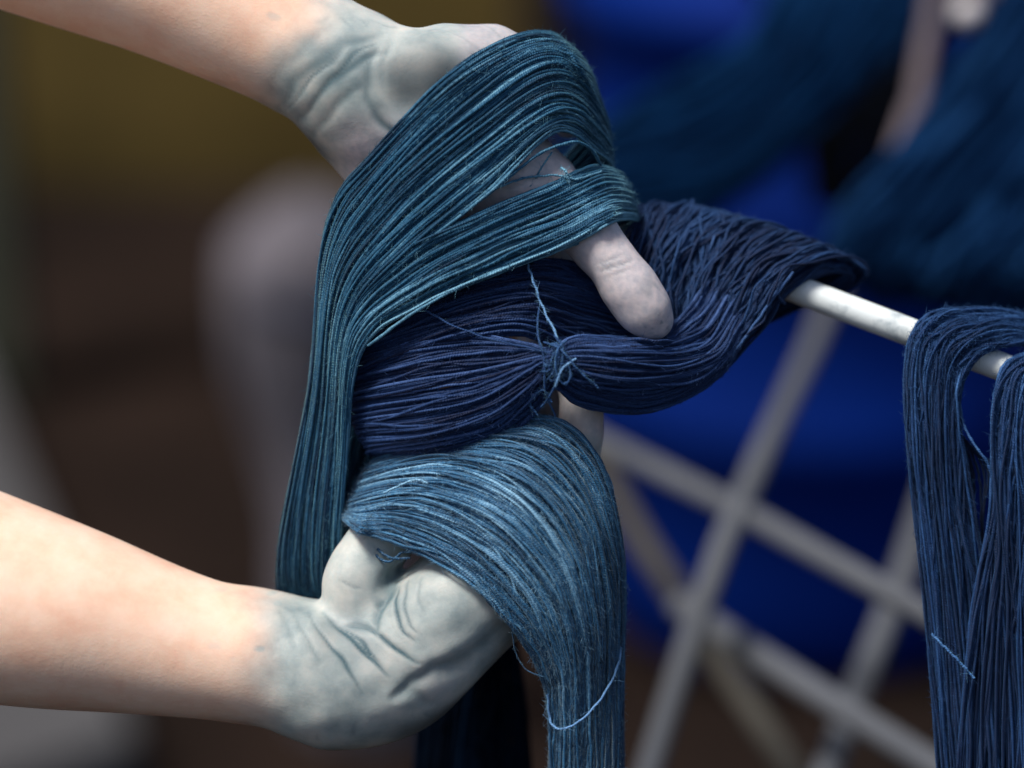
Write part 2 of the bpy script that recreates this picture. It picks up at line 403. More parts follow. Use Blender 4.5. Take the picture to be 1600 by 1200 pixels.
# lower arm and hand
B = []
chain(B, [(-1500, 900, 700, 215), (-620, 800, 90, 205), (-250, 880, 20, 185), (0, 940, 0, 160), (200, 988, 0, 126), (400, 1031, 0, 101), (520, 1060, 0, 98)], 40)
chain(B, [(400, 1020, 40, 96), (540, 1045, 40, 92)], 40)                       # the wrist is broader than deep
chain(B, [(520, 1060, 0, 98), (610, 1052, 10, 102), (690, 985, 25, 96), (790, 890, 45, 88)], 45)   # heel of the hand to palm
chain(B, [(640, 1000, -5, 84), (700, 945, -12, 80), (760, 880, 0, 66)], 40)     # ball
chain(B, [(600, 1040, 60, 80), (720, 930, 80, 84), (800, 850, 80, 80)], 40)
chain(B, [(575, 985, 5, 60), (556, 912, -8, 52), (590, 850, 10, 46)], 18)       # thumb
chain(B, [(590, 850, 10, 46), (670, 790, 25, 42), (740, 760, 35, 36), (775, 750, 40, 28)], 14)
chain(B, [(790, 860, 40, 62), (868, 775, 48, 46), (904, 700, 30, 38), (908, 620, 10, 34), (880, 560, 10, 26)], 16)
chain(B, [(800, 840, 75, 60), (880, 760, 105, 44), (890, 680, 110, 40), (850, 620, 95, 34), (800, 600, 85, 27)], 14)
chain(B, [(790, 830, 110, 56), (850, 750, 160, 42), (850, 680, 165, 38), (800, 630, 145, 32), (750, 610, 130, 26)], 14)
chain(B, [(760, 830, 130, 50), (800, 760, 195, 38), (790, 700, 200, 34), (750, 660, 180, 29), (710, 640, 165, 23)], 14)
VB, QB = build(B)
NB = normals(VB, QB)
fr = sst(0.0, 0.5, -NB[:, 2])
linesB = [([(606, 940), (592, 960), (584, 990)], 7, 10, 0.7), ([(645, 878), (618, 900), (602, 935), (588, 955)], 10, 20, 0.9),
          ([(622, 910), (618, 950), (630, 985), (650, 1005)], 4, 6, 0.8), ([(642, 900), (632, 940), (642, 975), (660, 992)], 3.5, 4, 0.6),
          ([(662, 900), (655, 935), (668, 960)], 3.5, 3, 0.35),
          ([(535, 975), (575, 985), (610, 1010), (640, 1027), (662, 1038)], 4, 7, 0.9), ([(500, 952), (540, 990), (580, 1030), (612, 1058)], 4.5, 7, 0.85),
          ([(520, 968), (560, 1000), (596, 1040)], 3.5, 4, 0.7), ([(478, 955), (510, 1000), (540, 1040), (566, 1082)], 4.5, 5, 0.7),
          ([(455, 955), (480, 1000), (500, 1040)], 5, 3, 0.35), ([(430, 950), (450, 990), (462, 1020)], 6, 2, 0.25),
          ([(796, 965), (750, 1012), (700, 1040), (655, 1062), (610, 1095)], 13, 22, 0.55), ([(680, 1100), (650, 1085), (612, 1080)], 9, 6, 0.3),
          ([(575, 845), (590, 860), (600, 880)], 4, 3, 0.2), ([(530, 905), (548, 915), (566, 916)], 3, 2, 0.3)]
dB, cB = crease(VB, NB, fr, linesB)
x, y, q = pix(VB)
dB += 1.3*snoise(VB, 0.035, 3)*sst(350, 500, x)+2.0*snoise(VB, 0.012, 4)
stB = np.clip(sst(350, 465, x+16*snoise(VB, 0.03, 5)+8*snoise(VB, 0.09, 45)+0.06*(y-1000))+0.35*sst(0.9, 1.3, snoise(VB, 0.10, 46))*sst(250, 400, x), 0, 1)
rid = lambda V_, f_, sd: sst(0.72, 1.0, 1-np.abs(snoise(V_, f_, sd)))
cB = np.maximum(cB, 0.30*rid(VB, 0.05, 41)*rid(VB, 0.012, 42)*sst(400, 470, x))
dkB = np.clip(0.75*sst(-0.6, 0.8, snoise(VB, 0.02, 6))*sst(0, 60, (x-640)*0.55+(y-1040)*0.83)*sst(560, 640, x)+0.35*sst(0.3, 1.0, snoise(VB, 0.022, 44))*sst(420, 520, x), 0, 0.75)  # shade painted on the hand's underside, plus scattered dye blotches
lcB = 0.35*sst(0.2, 1.0, snoise(VB, 0.016, 8))*sst(430, 520, x)+0.8*sst(700, 660, y)*sst(800, 850, x)
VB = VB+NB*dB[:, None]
# raised arm and hand
A = []
chain(A, [(-1500, -350, 700, 215), (-620, -420, 120, 190), (-250, -255, 60, 165), (0, -140, 40, 148), (240, -38, 30, 124), (400, 40, 22, 108), (500, 92, 15, 102), (570, 130, 10, 98)], 40)
chain(A, [(500, 95, 60, 92), (590, 160, 60, 92)], 40)
chain(A, [(560, 130, 0, 92), (650, 190, 0, 96), (760, 250, 15, 88), (840, 300, 30, 70)], 50)
chain(A, [(570, 190, 30, 78), (640, 270, 40, 80), (760, 340, 60, 72)], 50)
chain(A, [(560, 130, 60, 85), (680, 230, 80, 84), (790, 320, 90, 70)], 45)
chain(A, [(590, 115, -20, 66), (675, 122, -28, 78), (750, 110, -10, 62), (820, 112, 10, 48)], 26)      # ball of the thumb
chain(A, [(820, 112, 10, 48), (862, 118, 25, 42), (885, 150, 50, 36), (890, 190, 75, 26)], 12)
chain(A, [(700, 85, 0, 46), (770, 80, 10, 42)], 25)
chain(A, [(810, 275, 20, 60), (890, 325, 2, 47), (926, 374, -22, 46), (955, 410, -30, 42.5), (982, 448, -34, 45.5), (1004, 478, -34, 42), (1018, 496, -30, 33)], 12)
chain(A, [(790, 330, 70, 56), (860, 400, 130, 44), (900, 470, 150, 42), (905, 540, 140, 38), (880, 580, 120, 30)], 12)
chain(A, [(760, 350, 90, 54), (810, 420, 170, 42), (840, 490, 185, 40), (840, 550, 170, 36), (810, 580, 150, 28)], 12)
chain(A, [(720, 350, 110, 50), (750, 420, 190, 38), (770, 480, 205, 36), (765, 530, 190, 32), (740, 560, 170, 25)], 12)
VA, QA = build(A)
NA = normals(VA, QA); fr = sst(0.0, 0.5, -NA[:, 2])
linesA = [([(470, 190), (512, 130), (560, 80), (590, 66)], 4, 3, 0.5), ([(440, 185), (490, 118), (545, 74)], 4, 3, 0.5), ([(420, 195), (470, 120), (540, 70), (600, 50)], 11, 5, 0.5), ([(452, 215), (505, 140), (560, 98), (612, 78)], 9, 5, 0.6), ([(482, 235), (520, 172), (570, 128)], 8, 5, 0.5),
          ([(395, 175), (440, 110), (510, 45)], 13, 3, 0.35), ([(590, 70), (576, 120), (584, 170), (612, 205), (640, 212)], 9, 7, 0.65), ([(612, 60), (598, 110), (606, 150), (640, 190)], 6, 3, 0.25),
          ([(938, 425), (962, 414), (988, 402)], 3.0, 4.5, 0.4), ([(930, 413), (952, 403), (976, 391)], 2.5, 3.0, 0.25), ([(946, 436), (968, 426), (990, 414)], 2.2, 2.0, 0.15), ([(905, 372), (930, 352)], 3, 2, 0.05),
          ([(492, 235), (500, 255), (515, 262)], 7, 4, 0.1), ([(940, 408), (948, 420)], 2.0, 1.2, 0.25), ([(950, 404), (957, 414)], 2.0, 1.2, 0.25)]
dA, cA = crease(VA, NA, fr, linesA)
x, y, q = pix(VA)
dA += 1.3*snoise(VA, 0.035, 13)*sst(350, 500, x)+2.0*snoise(VA, 0.012, 14)
s_ = x*0.9+y*0.42
stA = np.clip(sst(380, 510, s_+32*snoise(VA, 0.028, 15)+10*snoise(VA, 0.09, 47))+0.4*sst(0.9, 1.3, snoise(VA, 0.10, 48))*sst(260, 400, s_), 0, 1)
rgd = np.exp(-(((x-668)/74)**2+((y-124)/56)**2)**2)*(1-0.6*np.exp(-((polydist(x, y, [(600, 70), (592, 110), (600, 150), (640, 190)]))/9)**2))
cA = np.maximum(cA, 0.28*rid(VA, 0.05, 49)*rid(VA, 0.012, 50)*sst(450, 520, x)+0.5*sst(0.55, 1.1, snoise(VA, 0.35, 51))*np.exp(-(((x-1028)/26)**2+((y-505)/22)**2)))
dkA = np.clip(0.9*rgd*np.clip(0.9+0.2*snoise(VA, 0.04, 16), 0, 1)+0.95*np.exp(-(polydist(x, y, [(340, 160), (420, 205), (480, 245)])/34)**2)*(0.6+0.5*snoise(VA, 0.03, 17)), 0, 0.85)  # dark dye on the thumb ball; shade painted along the arm's lower edge
lcA = np.clip(1.0*sst(500, 560, x)*sst(150, 240, y)+sst(840, 880, x)+0.7*sst(700, 740, x), 0, 1)
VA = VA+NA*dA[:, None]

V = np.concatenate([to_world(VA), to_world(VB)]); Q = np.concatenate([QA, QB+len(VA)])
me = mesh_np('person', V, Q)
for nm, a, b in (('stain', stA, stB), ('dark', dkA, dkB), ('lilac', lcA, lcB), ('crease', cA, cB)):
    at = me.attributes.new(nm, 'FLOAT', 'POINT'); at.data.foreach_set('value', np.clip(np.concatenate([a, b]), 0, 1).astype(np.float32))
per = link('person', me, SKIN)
prop(per, 'bare-armed person reaching in from the left with dye-stained hands holding yarn', 'person')
# ------------------------------------------------------------------ yarn
def wob(n, M, u, freqs, rg):
    o = np.zeros((n, M))
    for f in freqs:
        o += rg.normal(0, 1, (n, 1))*np.sin(2*np.pi*(f*u[None]+rg.random((n, 1))))/math.sqrt(len(freqs))
    return o
def strands(guides, n, layers=3, gap=4.6, r=2.5, M=90, clump=7, clump_a=0.012, ind_a=0.006, qa=2.4, ridge=3.0,
            seed=1, vs=None, stray=0.02, stray_a=8.0, shade0=0.3, shade_v=None, skin=True, cross=0.35, cross_a=0.045, shade_u=None):
    """yarns laid through a family of guide curves; each is a real tube. returns world points, radii, shade, topmost flags"""
    rg = np.random.default_rng(seed)
    G = np.array(guides, dtype=float); V, K, _ = G.shape
    vs = np.linspace(0, 1, V) if vs is None else np.array(vs, dtype=float)
    u = np.linspace(0, 1, M)
    GU = catmull(G, M)                                   # (V,M,3)
    per = int(math.ceil(n/layers)); n = per*layers
    lay = np.repeat(np.arange(layers), per)
    v0 = (np.tile(np.arange(per), layers)+0.5+rg.normal(0, 1.0, n)+0.5*(lay % 2))/per
    nc = max(1, per//clump)
    cb = np.sort(rg.random(nc)); cb = (np.arange(nc)+0.5+rg.normal(0, 0.2, nc))/nc
    cw = wob(nc, M, u, (0.7, 1.6, 2.9), rg)*clump_a
    cs = rg.normal(0, 0.10, nc)
    ci = np.abs(v0[:, None]-cb[None]).argmin(1)
    topl = (lay < 2)[:, None]*1.0
    v = v0[:, None]+cw[ci]*topl+wob(n, M, u, (1.1, 2.3, 4.1), rg)*ind_a
    pinch = 0.14+0.22*wob(nc, M, u, (0.8, 1.7), rg)
    crs = (rg.random(n) < cross) & (lay == 0)
    v = v+np.where(crs[:, None], wob(n, M, u, (0.6, 1.1, 1.9), rg)*cross_a, 0)
    v += (cb[ci][:, None]-v0[:, None])*np.clip(pinch[ci], 0, 0.45)*topl
    v = np.clip(v, -0.02, 1.02)
    dc = np.clip((v-cb[ci][:, None]-cw[ci])*nc*2, -1, 1)
    # interpolate across guides (Catmull-Rom in v)
    t = np.interp(v, vs, np.arange(V)); i = np.clip(t.astype(int), 0, max(V-2, 0)); f = (t-i)[..., None]
    m = np.arange(M)[None]
    g = lambda k: GU[np.clip(k, 0, V-1), m]
    p1, p2 = g(i), g(i+1)
    p0 = np.where((i == 0)[..., None], 2*p1-p2, g(i-1)); p3 = np.where((i >= V-2)[..., None], 2*p2-p1, g(i+2))
    P = 0.5*(2*p1+(p2-p0)*f+(2*p0-5*p1+4*p2-p3)*f**2+(3*p1-p0-3*p2+p3)*f**3)
    ex = np.where(v < 0, v, np.where(v > 1, v-1, 0))
    q = lay[:, None]*gap - 4.5*crs[:, None] + ridge*(dc**2)*topl + wob(n, M, u, (1.3, 3.1, 5.5), rg)*qa + rg.normal(0, 1.0, (n, 1))
    st = rg.random(n) < stray
    P[..., 0] += np.where(st[:, None], wob(n, M, u, (1.2, 2.5, 4.2), rg)*stray_a, wob(n, M, u, (7, 12, 18, 25), rg)*1.15)
    P[..., 1] += np.where(st[:, None], wob(n, M, u, (1.2, 2.5, 4.2), rg)*stray_a, wob(n, M, u, (7, 12, 18, 25), rg)*1.15)
    q = np.where(st[:, None], q-lay[:, None]*gap-4-abs(stray_a*0.4), q)
    P[..., 2] += q
    sh = shade0+cs[ci]+rg.normal(0, 0.16, n)
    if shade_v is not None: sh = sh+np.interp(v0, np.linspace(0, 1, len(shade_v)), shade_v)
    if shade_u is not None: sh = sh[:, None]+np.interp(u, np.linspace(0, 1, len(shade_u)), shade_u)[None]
    R = r*(1+rg.normal(0, 0.10, (n, 1)))*(1+0.07*wob(n, M, u, (9, 16, 23), rg))*S
    Lx = loc(P[..., 0], P[..., 1], P[..., 2])
    if skin: Lx = lay_on_skin(Lx, (2.5+(layers-1-np.where(st, 0, lay))*gap*0.8)[:, None]+0*Lx[..., 0])
    return to_world(Lx), np.clip(R, r*S*0.5, r*S*1.6), sh, (lay == 0) | st
def fuzz(P, R, sh, top, count, seed, length=(3, 12), r=0.30):
    rg = np.random.default_rng(seed); idx = np.nonzero(top)[0]
    n, M, _ = P.shape
    a = idx[rg.integers(0, len(idx), count)]; b = rg.integers(2, M-3, count)
    p = P[a, b]; tng = P[a, b+1]-P[a, b]; tng /= np.linalg.norm(tng, axis=-1, keepdims=True)
    nr = rg.normal(0, 1, (count, 3)); nr -= (nr*tng).sum(-1, keepdims=True)*tng; nr /= np.linalg.norm(nr, axis=-1, keepdims=True)
    nr -= FW*0.2
    L = (rg.random((count, 1))**1.6*(length[1]-length[0])+length[0])*S
    d = nr*rg.uniform(0.25, 0.9, (count, 1))+tng*rg.choice([-1, 1], (count, 1))*rg.uniform(0.5, 1.1, (count, 1))
    cv = rg.normal(0, 0.35, (count, 3))
    s = np.array([0, 0.35, 0.7, 1.0])[None, :, None]
    Q = p[:, None]+nr[:, None]*(R[a, b]*0.75)[:, None, None]+L[:, None]*(d[:, None]*s+cv[:, None]*s**2)
    RR = np.repeat((r*S*np.array([1, 0.9, 0.7, 0.35]))[None], count, 0)
    return Q, RR, (sh[a, b] if sh.ndim == 2 else sh[a])+0.15
def bundle(name, root, mat, guides, n, fz=0, seed=1, **kw):
    P, R, sh, top = strands(guides, n, seed=seed, **kw)
    ex = fuzz(P, R, sh, top, fz, seed+100) if fz else None
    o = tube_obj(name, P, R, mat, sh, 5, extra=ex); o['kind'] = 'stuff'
    attach(o, root); return o
def loose(root, pts, mat, r=2.2, name='loose_strand', shade=0.5, seed=0, jig=1.0, M=70, fz=25, skin=False):
    rg = np.random.default_rng(seed+500)
    P = np.array(pts, dtype=float); P = catmull(P, M)[None]; u = np.linspace(0, 1, M)
    for c in range(3): P[..., c] += wob(1, M, u, (5, 9, 14), rg)*jig*0.7
    Wp = to_world(lay_on_skin(loc(P[..., 0], P[..., 1], P[..., 2]), np.full(P.shape[:2], 16.0 if skin else -99.0))); R = r*S*(1+0.12*wob(1, M, u, (7, 15, 22), rg))
    sh = np.array([shade]); ex = fuzz(Wp, R, sh, np.array([True]), fz, seed+900, (4, 12), 0.3) if fz else None
    o = tube_obj(name, Wp, R, mat, sh, 6, extra=ex); attach(o, root); return o

# --- teal skein over the raised hand
teal = empty('yarn_skein', W(700, 300, 0), 'teal-blue wet yarn skein draped over the raised hand and falling at its left', 'yarn skein', 'indigo-dyed yarn skeins')
end = lambda a, b: [(a+14, 985, 110), (a+70, 1035, 150), (b-20, 1050, 190)]
g0 = [(800, 330, 200), (925, 190, 120), (903, 98, 60), (848, 48, -8), (737, 91, -82), (587, 234, -88), (511, 345, -30), (483, 600, 0), (436, 850, 40)]+end(428, 600)
g1 = [(800, 350, 200), (940, 240, 120), (922, 140, 40), (852, 98, -45), (730, 175, -100), (602, 292, -98), (520, 420, -50), (497, 640, -5), (466, 855, 40)]+end(462, 620)
g2 = [(800, 370, 200), (945, 260, 110), (930, 182, 25), (862, 150, -58), (735, 240, -98), (612, 350, -98), (533, 465, -60), (512, 660, -5), (490, 860, 42)]+end(485, 635)
g3 = [(800, 380, 200), (950, 275, 100), (925, 232, 12), (866, 206, -52), (768, 298, -95), (640, 402, -96), (548, 505, -64), (526, 680, -5), (512, 865, 42)]+end(508, 650)
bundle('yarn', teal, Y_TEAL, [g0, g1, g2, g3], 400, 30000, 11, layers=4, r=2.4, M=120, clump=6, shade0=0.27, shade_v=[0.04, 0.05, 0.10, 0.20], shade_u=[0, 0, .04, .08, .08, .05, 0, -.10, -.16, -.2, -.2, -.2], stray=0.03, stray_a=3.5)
h0 = [(820, 330, 190), (975, 290, 110), (938, 258, 0), (872, 282, -52), (755, 330, -96), (632, 392, -98), (543, 494, -66), (526, 690, -5), (516, 870, 45)]+end(512, 650)
h1 = [(840, 400, 190), (985, 320, 110), (957, 300, -24), (880, 335, -70), (765, 380, -98), (650, 440, -97), (552, 528, -68), (532, 710, 0), (524, 880, 50)]+end(520, 660)
h2 = [(860, 420, 190), (992, 350, 110), (963, 346, -24), (888, 384, -86), (770, 430, -96), (655, 478, -88), (565, 548, -60), (540, 720, 5), (532, 880, 55)]+end(528, 665)
bundle('yarn', teal, Y_TEAL, [h0, h1, h2], 150, 9000, 12, layers=4, r=2.2, M=120, clump=4, shade0=0.42, shade_v=[0.0, 0.10, 0.08], clump_a=0.03, ind_a=0.02, stray=0.05, stray_a=3)
k0 = [(545, 560, 90), (520, 680, 70), (500, 800, 70), (490, 900, 95), (560, 1000, 160)]
k1 = [(575, 560, 110), (566, 680, 100), (545, 800, 100), (525, 900, 115), (590, 1000, 170)]
k2 = [(610, 560, 120), (606, 700, 120), (585, 800, 120), (560, 900, 125), (620, 1000, 180)]
bundle('yarn', teal, Y_TEAL, [k0, k1, k2], 130, 0, 13, layers=3, M=50, shade0=0.05, clump_a=0.03, ind_a=0.02)
loose(teal, [(948, 275, 20), (925, 235, -25), (895, 222, -55), (840, 242, -70), (780, 290, -95), (720, 335, -105)], Y_TEAL, 2.4, seed=1)
loose(teal, [(862, 238, -60), (846, 262, -55), (836, 280, -48), (828, 292, -50)], Y_TEAL, 1.6, seed=2, shade=0.7)
loose(teal, [(780, 292, -90), (820, 278, -62), (870, 274, -50), (900, 280, -50), (940, 268, -20)], Y_TEAL, 2.0, seed=3, shade=0.7)
loose(teal, [(890, 285, -55), (884, 268, -60), (876, 262, -50)], Y_TEAL, 2.0, seed=4, shade=0.8, fz=60)
loose(teal, [(965, 350, -12), (890, 385, -64), (770, 425, -98), (660, 480, -96), (575, 540, -70)], Y_TEAL, 2.6, seed=5, shade=0.7)

# --- dark indigo skein, tied, pulled from the white rod into the hands
navy = empty('yarn_skein', W(980, 520, 0), 'dark indigo yarn skein tied with a knot, pulled from the white rod into the hands', 'yarn skein', 'indigo-dyed yarn skeins')
a0 = [(660, 560, 90), (590, 500, 20), (690, 448, -35), (820, 408, -50), (915, 414, 8), (1005, 455, 60), (1080, 500, 80)]
a1 = [(640, 600, 90), (549, 556, 20), (680, 492, -58), (820, 458, -68), (918, 468, -12), (1010, 505, 52), (1090, 540, 70)]
a2 = [(630, 640, 90), (536, 600, 20), (660, 545, -66), (800, 522, -70), (875, 545, -30), (960, 560, 10), (1050, 565, 40)]
bundle('yarn', navy, Y_NAVY, [a0, a1, a2], 205, 9000, 21, layers=4, r=2.4, clump=5, shade0=0.30, clump_a=0.03, ind_a=0.015, cross_a=0.08, ridge=5, stray=0.04, stray_a=5)
b0 = [(640, 620, 95), (538, 575, 34), (640, 535, -58), (745, 524, -72), (822, 536, -92), (860, 546, -104), (900, 526, -92), (978, 527, -30), (1040, 512, -4), (1078, 480, 14), (1100, 440, 40), (1118, 400, 80)]
b1 = [(640, 660, 95), (543, 640, 30), (650, 618, -80), (750, 600, -98), (825, 572, -106), (862, 558, -109), (910, 546, -112), (985, 546, -88), (1055, 544, -40), (1108, 526, -4), (1138, 480, 18), (1160, 430, 60)]
b2 = [(650, 690, 95), (566, 692, 30), (668, 682, -78), (765, 652, -92), (830, 605, -104), (864, 574, -108), (908, 582, -108), (985, 594, -88), (1060, 588, -44), (1122, 562, -6), (1152, 516, 12), (1192, 450, 50)]
b3 = [(660, 710, 95), (600, 722, 45), (700, 712, -52), (790, 682, -68), (846, 634, -86), (869, 606, -96), (903, 632, -76), (985, 646, -48), (1062, 628, -10), (1126, 586, 10), (1160, 536, 20), (1204, 470, 50)]
bundle('yarn', navy, Y_NAVY, [b0, b1, b2, b3], 330, 14000, 22, layers=5, r=2.4, M=120, clump=5, shade0=0.33, clump_a=0.02, ind_a=0.012, cross_a=0.07, ridge=5, stray=0.03, stray_a=4)
c0 = [(975, 470, 240), (965, 360, 215), (984, 322, 150), (992, 348, 90), (968, 420, 70), (975, 500, 80), (1010, 560, 100)]
c1 = [(1080, 490, 230), (1078, 350, 190), (1078, 322, 125), (1048, 362, 70), (1022, 430, 50), (1024, 500, 58), (1060, 560, 80)]
c2 = [(1100, 480, 220), (1205, 380, 165), (1180, 347, 105), (1130, 384, 55), (1092, 450, 38), (1075, 520, 48), (1090, 575, 70)]
c3 = [(1120, 500, 230), (1272, 405, 160), (1258, 374, 85), (1190, 408, 38), (1142, 475, 22), (1115, 540, 35), (1108, 585, 60)]
cc = [[(1080, 520, 190), (1200, 400, 170), (1230, 395, 110), (1190, 430, 60), (1120, 490, 50), (1100, 560, 70)], [(1120, 520, 190), (1300, 425, 150), (1290, 408, 98), (1238, 436, 46), (1165, 510, 34), (1120, 575, 60)], [(1150, 520, 190), (1326, 446, 150), (1306, 424, 104), (1240, 452, 58), (1180, 520, 40), (1125, 585, 60)]]
bundle('yarn', navy, Y_SLATE, cc, 200, 0, 24, layers=4, M=60, shade0=0.0, r=2.4)
c4 = [(1150, 520, 240), (1346, 440, 150), (1308, 398, 78), (1232, 425, 12), (1196, 490, 2), (1150, 548, 18), (1126, 588, 50)]
bundle('yarn', navy, Y_SLATE, [c0, c1, c2, c3, c4], 440, 9000, 23, layers=4, clump=5, r=2.3, shade0=0.20, clump_a=0.03, ind_a=0.02, cross=0.5, cross_a=0.06, ridge=10, gap=6, stray=0.07, stray_a=6, qa=4)
loose(navy, [(1240, 425, 10), (1205, 470, -4), (1170, 520, 0), (1140, 560, 8), (1130, 578, 12)], Y_SLATE, 2.4, seed=31, shade=0.75)
loose(navy, [(1222, 440, 10), (1216, 462, 18), (1226, 474, 45)], Y_SLATE, 2.4, seed=32, shade=0.4)
T = dict(r=1.7, name='tie_thread', fz=40, M=50)
loose(navy, [(822, 405, -60), (832, 435, -84), (848, 480, -92), (872, 528, -112)], Y_TIE, seed=41, shade=0.75, **T)
loose(navy, [(655, 478, -70), (700, 505, -88), (760, 528, -98), (820, 542, -108), (860, 552, -120)], Y_TIE, seed=42, shade=-0.2, **T)
loose(navy, [(842, 480, -86), (840, 520, -100), (850, 560, -118), (852, 610, -116), (868, 650, -90)], Y_TIE, seed=43, shade=0.0, **T)
loose(navy, [(866, 524, -110), (880, 548, -124), (872, 590, -122), (858, 620, -112), (846, 636, -100)], Y_TIE, seed=44, shade=0.0, **T)
loose(navy, [(850, 534, -106), (878, 548, -126), (905, 580, -124), (935, 606, -110)], Y_TIE, seed=45, shade=0.1, **T)
loose(navy, [(885, 532, -110), (872, 545, -128), (868, 575, -128), (880, 600, -124), (892, 588, -126), (886, 566, -126)], Y_TIE, seed=46, shade=0.2, **T)
loose(navy, [(900, 560, -122), (880, 575, -130), (872, 592, -128), (868, 604, -124)], Y_TIE, seed=47, shade=0.9, **T)
loose(navy, [(840, 648, -92), (828, 632, -98), (834, 618, -104), (850, 610, -108), (862, 628, -108)], Y_TIE, seed=48, shade=0.15, **T)
# the knot itself: a tight wad of windings
for k in range(9):
    a_ = k*0.7; loose(navy, [(868+3*math.cos(a_), 572+4*math.sin(a_), -118), (868+14*math.cos(a_), 576+12*math.sin(a_), -126), (870+(22+k)*math.cos(a_+0.3), 580+(20+k)*math.sin(a_+0.3), -116)], Y_TIE, r=0.9, seed=300+k, shade=0.2, fz=12, M=24)
def knot():
    rg = np.random.default_rng(5); n, M = 12, 40; ang = np.linspace(0, 2*np.pi*1.1, M)
    P = np.zeros((n, M, 3))
    for k in range(n):
        rx, ry = rg.uniform(5, 11), rg.uniform(12, 24); ph = rg.uniform(0, 6.28); tl = rg.normal(0, 0.5)
        x = rx*np.cos(ang+ph); y = ry*np.sin(ang+ph)
        P[k, :, 0] = 868+rg.normal(0, 3)+x*np.cos(tl)-y*np.sin(tl); P[k, :, 1] = 566+rg.normal(0, 7)+x*np.sin(tl)+y*np.cos(tl)
        P[k, :, 2] = -106-14*np.cos(ang+ph+rg.uniform(0, 6.28))
    Wp = to_world(loc(P[..., 0], P[..., 1], P[..., 2])); R = np.full((n, M), 2.0*S); sh = rg.uniform(-0.3, 0.15, n)
    o = tube_obj('tie_knot', Wp, R, Y_TIE, sh, 5, extra=fuzz(Wp, R, sh, np.ones(n, bool), 400, 77, (4, 16), 0.3)); attach(o, navy)
knot()

# --- washed blue skein round the lower hand
blue = empty('yarn_skein', W(800, 850, 0), 'washed-out light blue yarn skein wrapped over the lower hand, its tail hanging below', 'yarn skein', 'indigo-dyed yarn skeins')
s0 = [(640, 830, 120), (552, 822, 40), (612, 846, -52), (720, 900, -88), (785, 965, -82), (838, 1040, -50), (858, 1120, -20), (856, 1260, 0)]
s1 = [(640, 800, 120), (537, 806, 40), (640, 792, -74), (762, 840, -112), (842, 930, -106), (882, 1030, -70), (888, 1120, -30), (884, 1260, 0)]
s2 = [(650, 770, 120), (556, 758, 40), (680, 734, -76), (802, 772, -120), (885, 870, -110), (918, 990, -75), (922, 1110, -30), (918, 1260, 0)]
s3 = [(670, 740, 120), (582, 722, 44), (722, 694, -60), (832, 706, -96), (920, 800, -82), (954, 940, -50), (953, 1080, -20), (948, 1260, 0)]
s4 = [(700, 720, 120), (650, 706, 30), (772, 662, -42), (868, 652, -60), (940, 722, -40), (975, 868, -10), (974, 1040, 0), (972, 1260, 10)]
bundle('yarn', blue, Y_BLUE, [s0, s1, s2, s3, s4], 560, 45000, 51, layers=5, M=110, vs=(0, .27, .55, .8, 1), clump=7, shade0=0.30, shade_v=[0.05, 0.12, 0.14, 0.0, -0.14], shade_u=[0, -.04, .04, .12, .06, -.10, -.2, -.24], clump_a=0.010, ind_a=0.006, stray=0.02, stray_a=4, r=2.1)  # highlight across the middle painted into the strand colour; tail darker
tb = [[(900, 900, 60), (880, 1000, 40), (866, 1100, 30), (862, 1260, 30)], [(960, 880, 50), (970, 1000, 40), (975, 1100, 30), (976, 1260, 30)]]
bundle('yarn', blue, Y_BLUE, tb, 90, 0, 52, layers=3, M=40, shade0=0.12)
loose(blue, [(972, 1005, -10), (962, 1050, -30), (940, 1090, -45), (912, 1122, -50), (884, 1138, -48), (866, 1136, -42), (858, 1118, -35), (856, 1085, -45)], Y_TIE, 2.0, seed=61, shade=0.75, fz=60)
loose(blue, [(800, 985, -60), (806, 1020, -50), (822, 1046, -48), (850, 1058, -55)], Y_BLUE, 1.0, seed=62, shade=0.2, fz=10)
loose(blue, [(572, 838, -10), (590, 858, -38), (612, 872, -52), (640, 872, -60)], Y_BLUE, 2.2, seed=63, shade=0.1)
loose(blue, [(560, 832, -5), (580, 860, -36), (606, 878, -48), (632, 862, -58), (660, 868, -70)], Y_BLUE, 2.2, seed=64, shade=0.15)
loose(blue, [(600, 770, -70), (640, 752, -92), (656, 750, -96), (668, 756, -98)], Y_BLUE, 1.8, seed=65, shade=0.9)

# --- dark loose length hanging behind the lower hand
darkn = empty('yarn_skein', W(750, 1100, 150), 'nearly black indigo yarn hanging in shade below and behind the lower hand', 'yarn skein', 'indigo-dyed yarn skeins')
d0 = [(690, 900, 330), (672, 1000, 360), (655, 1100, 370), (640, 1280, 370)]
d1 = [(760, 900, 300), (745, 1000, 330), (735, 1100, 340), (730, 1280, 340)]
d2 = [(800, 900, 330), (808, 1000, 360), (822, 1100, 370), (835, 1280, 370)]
bundle('yarn', darkn, Y_BLACK, [d0, d1, d2], 200, 0, 71, layers=4, M=50, shade0=0.5, clump_a=0.01, ridge=3)

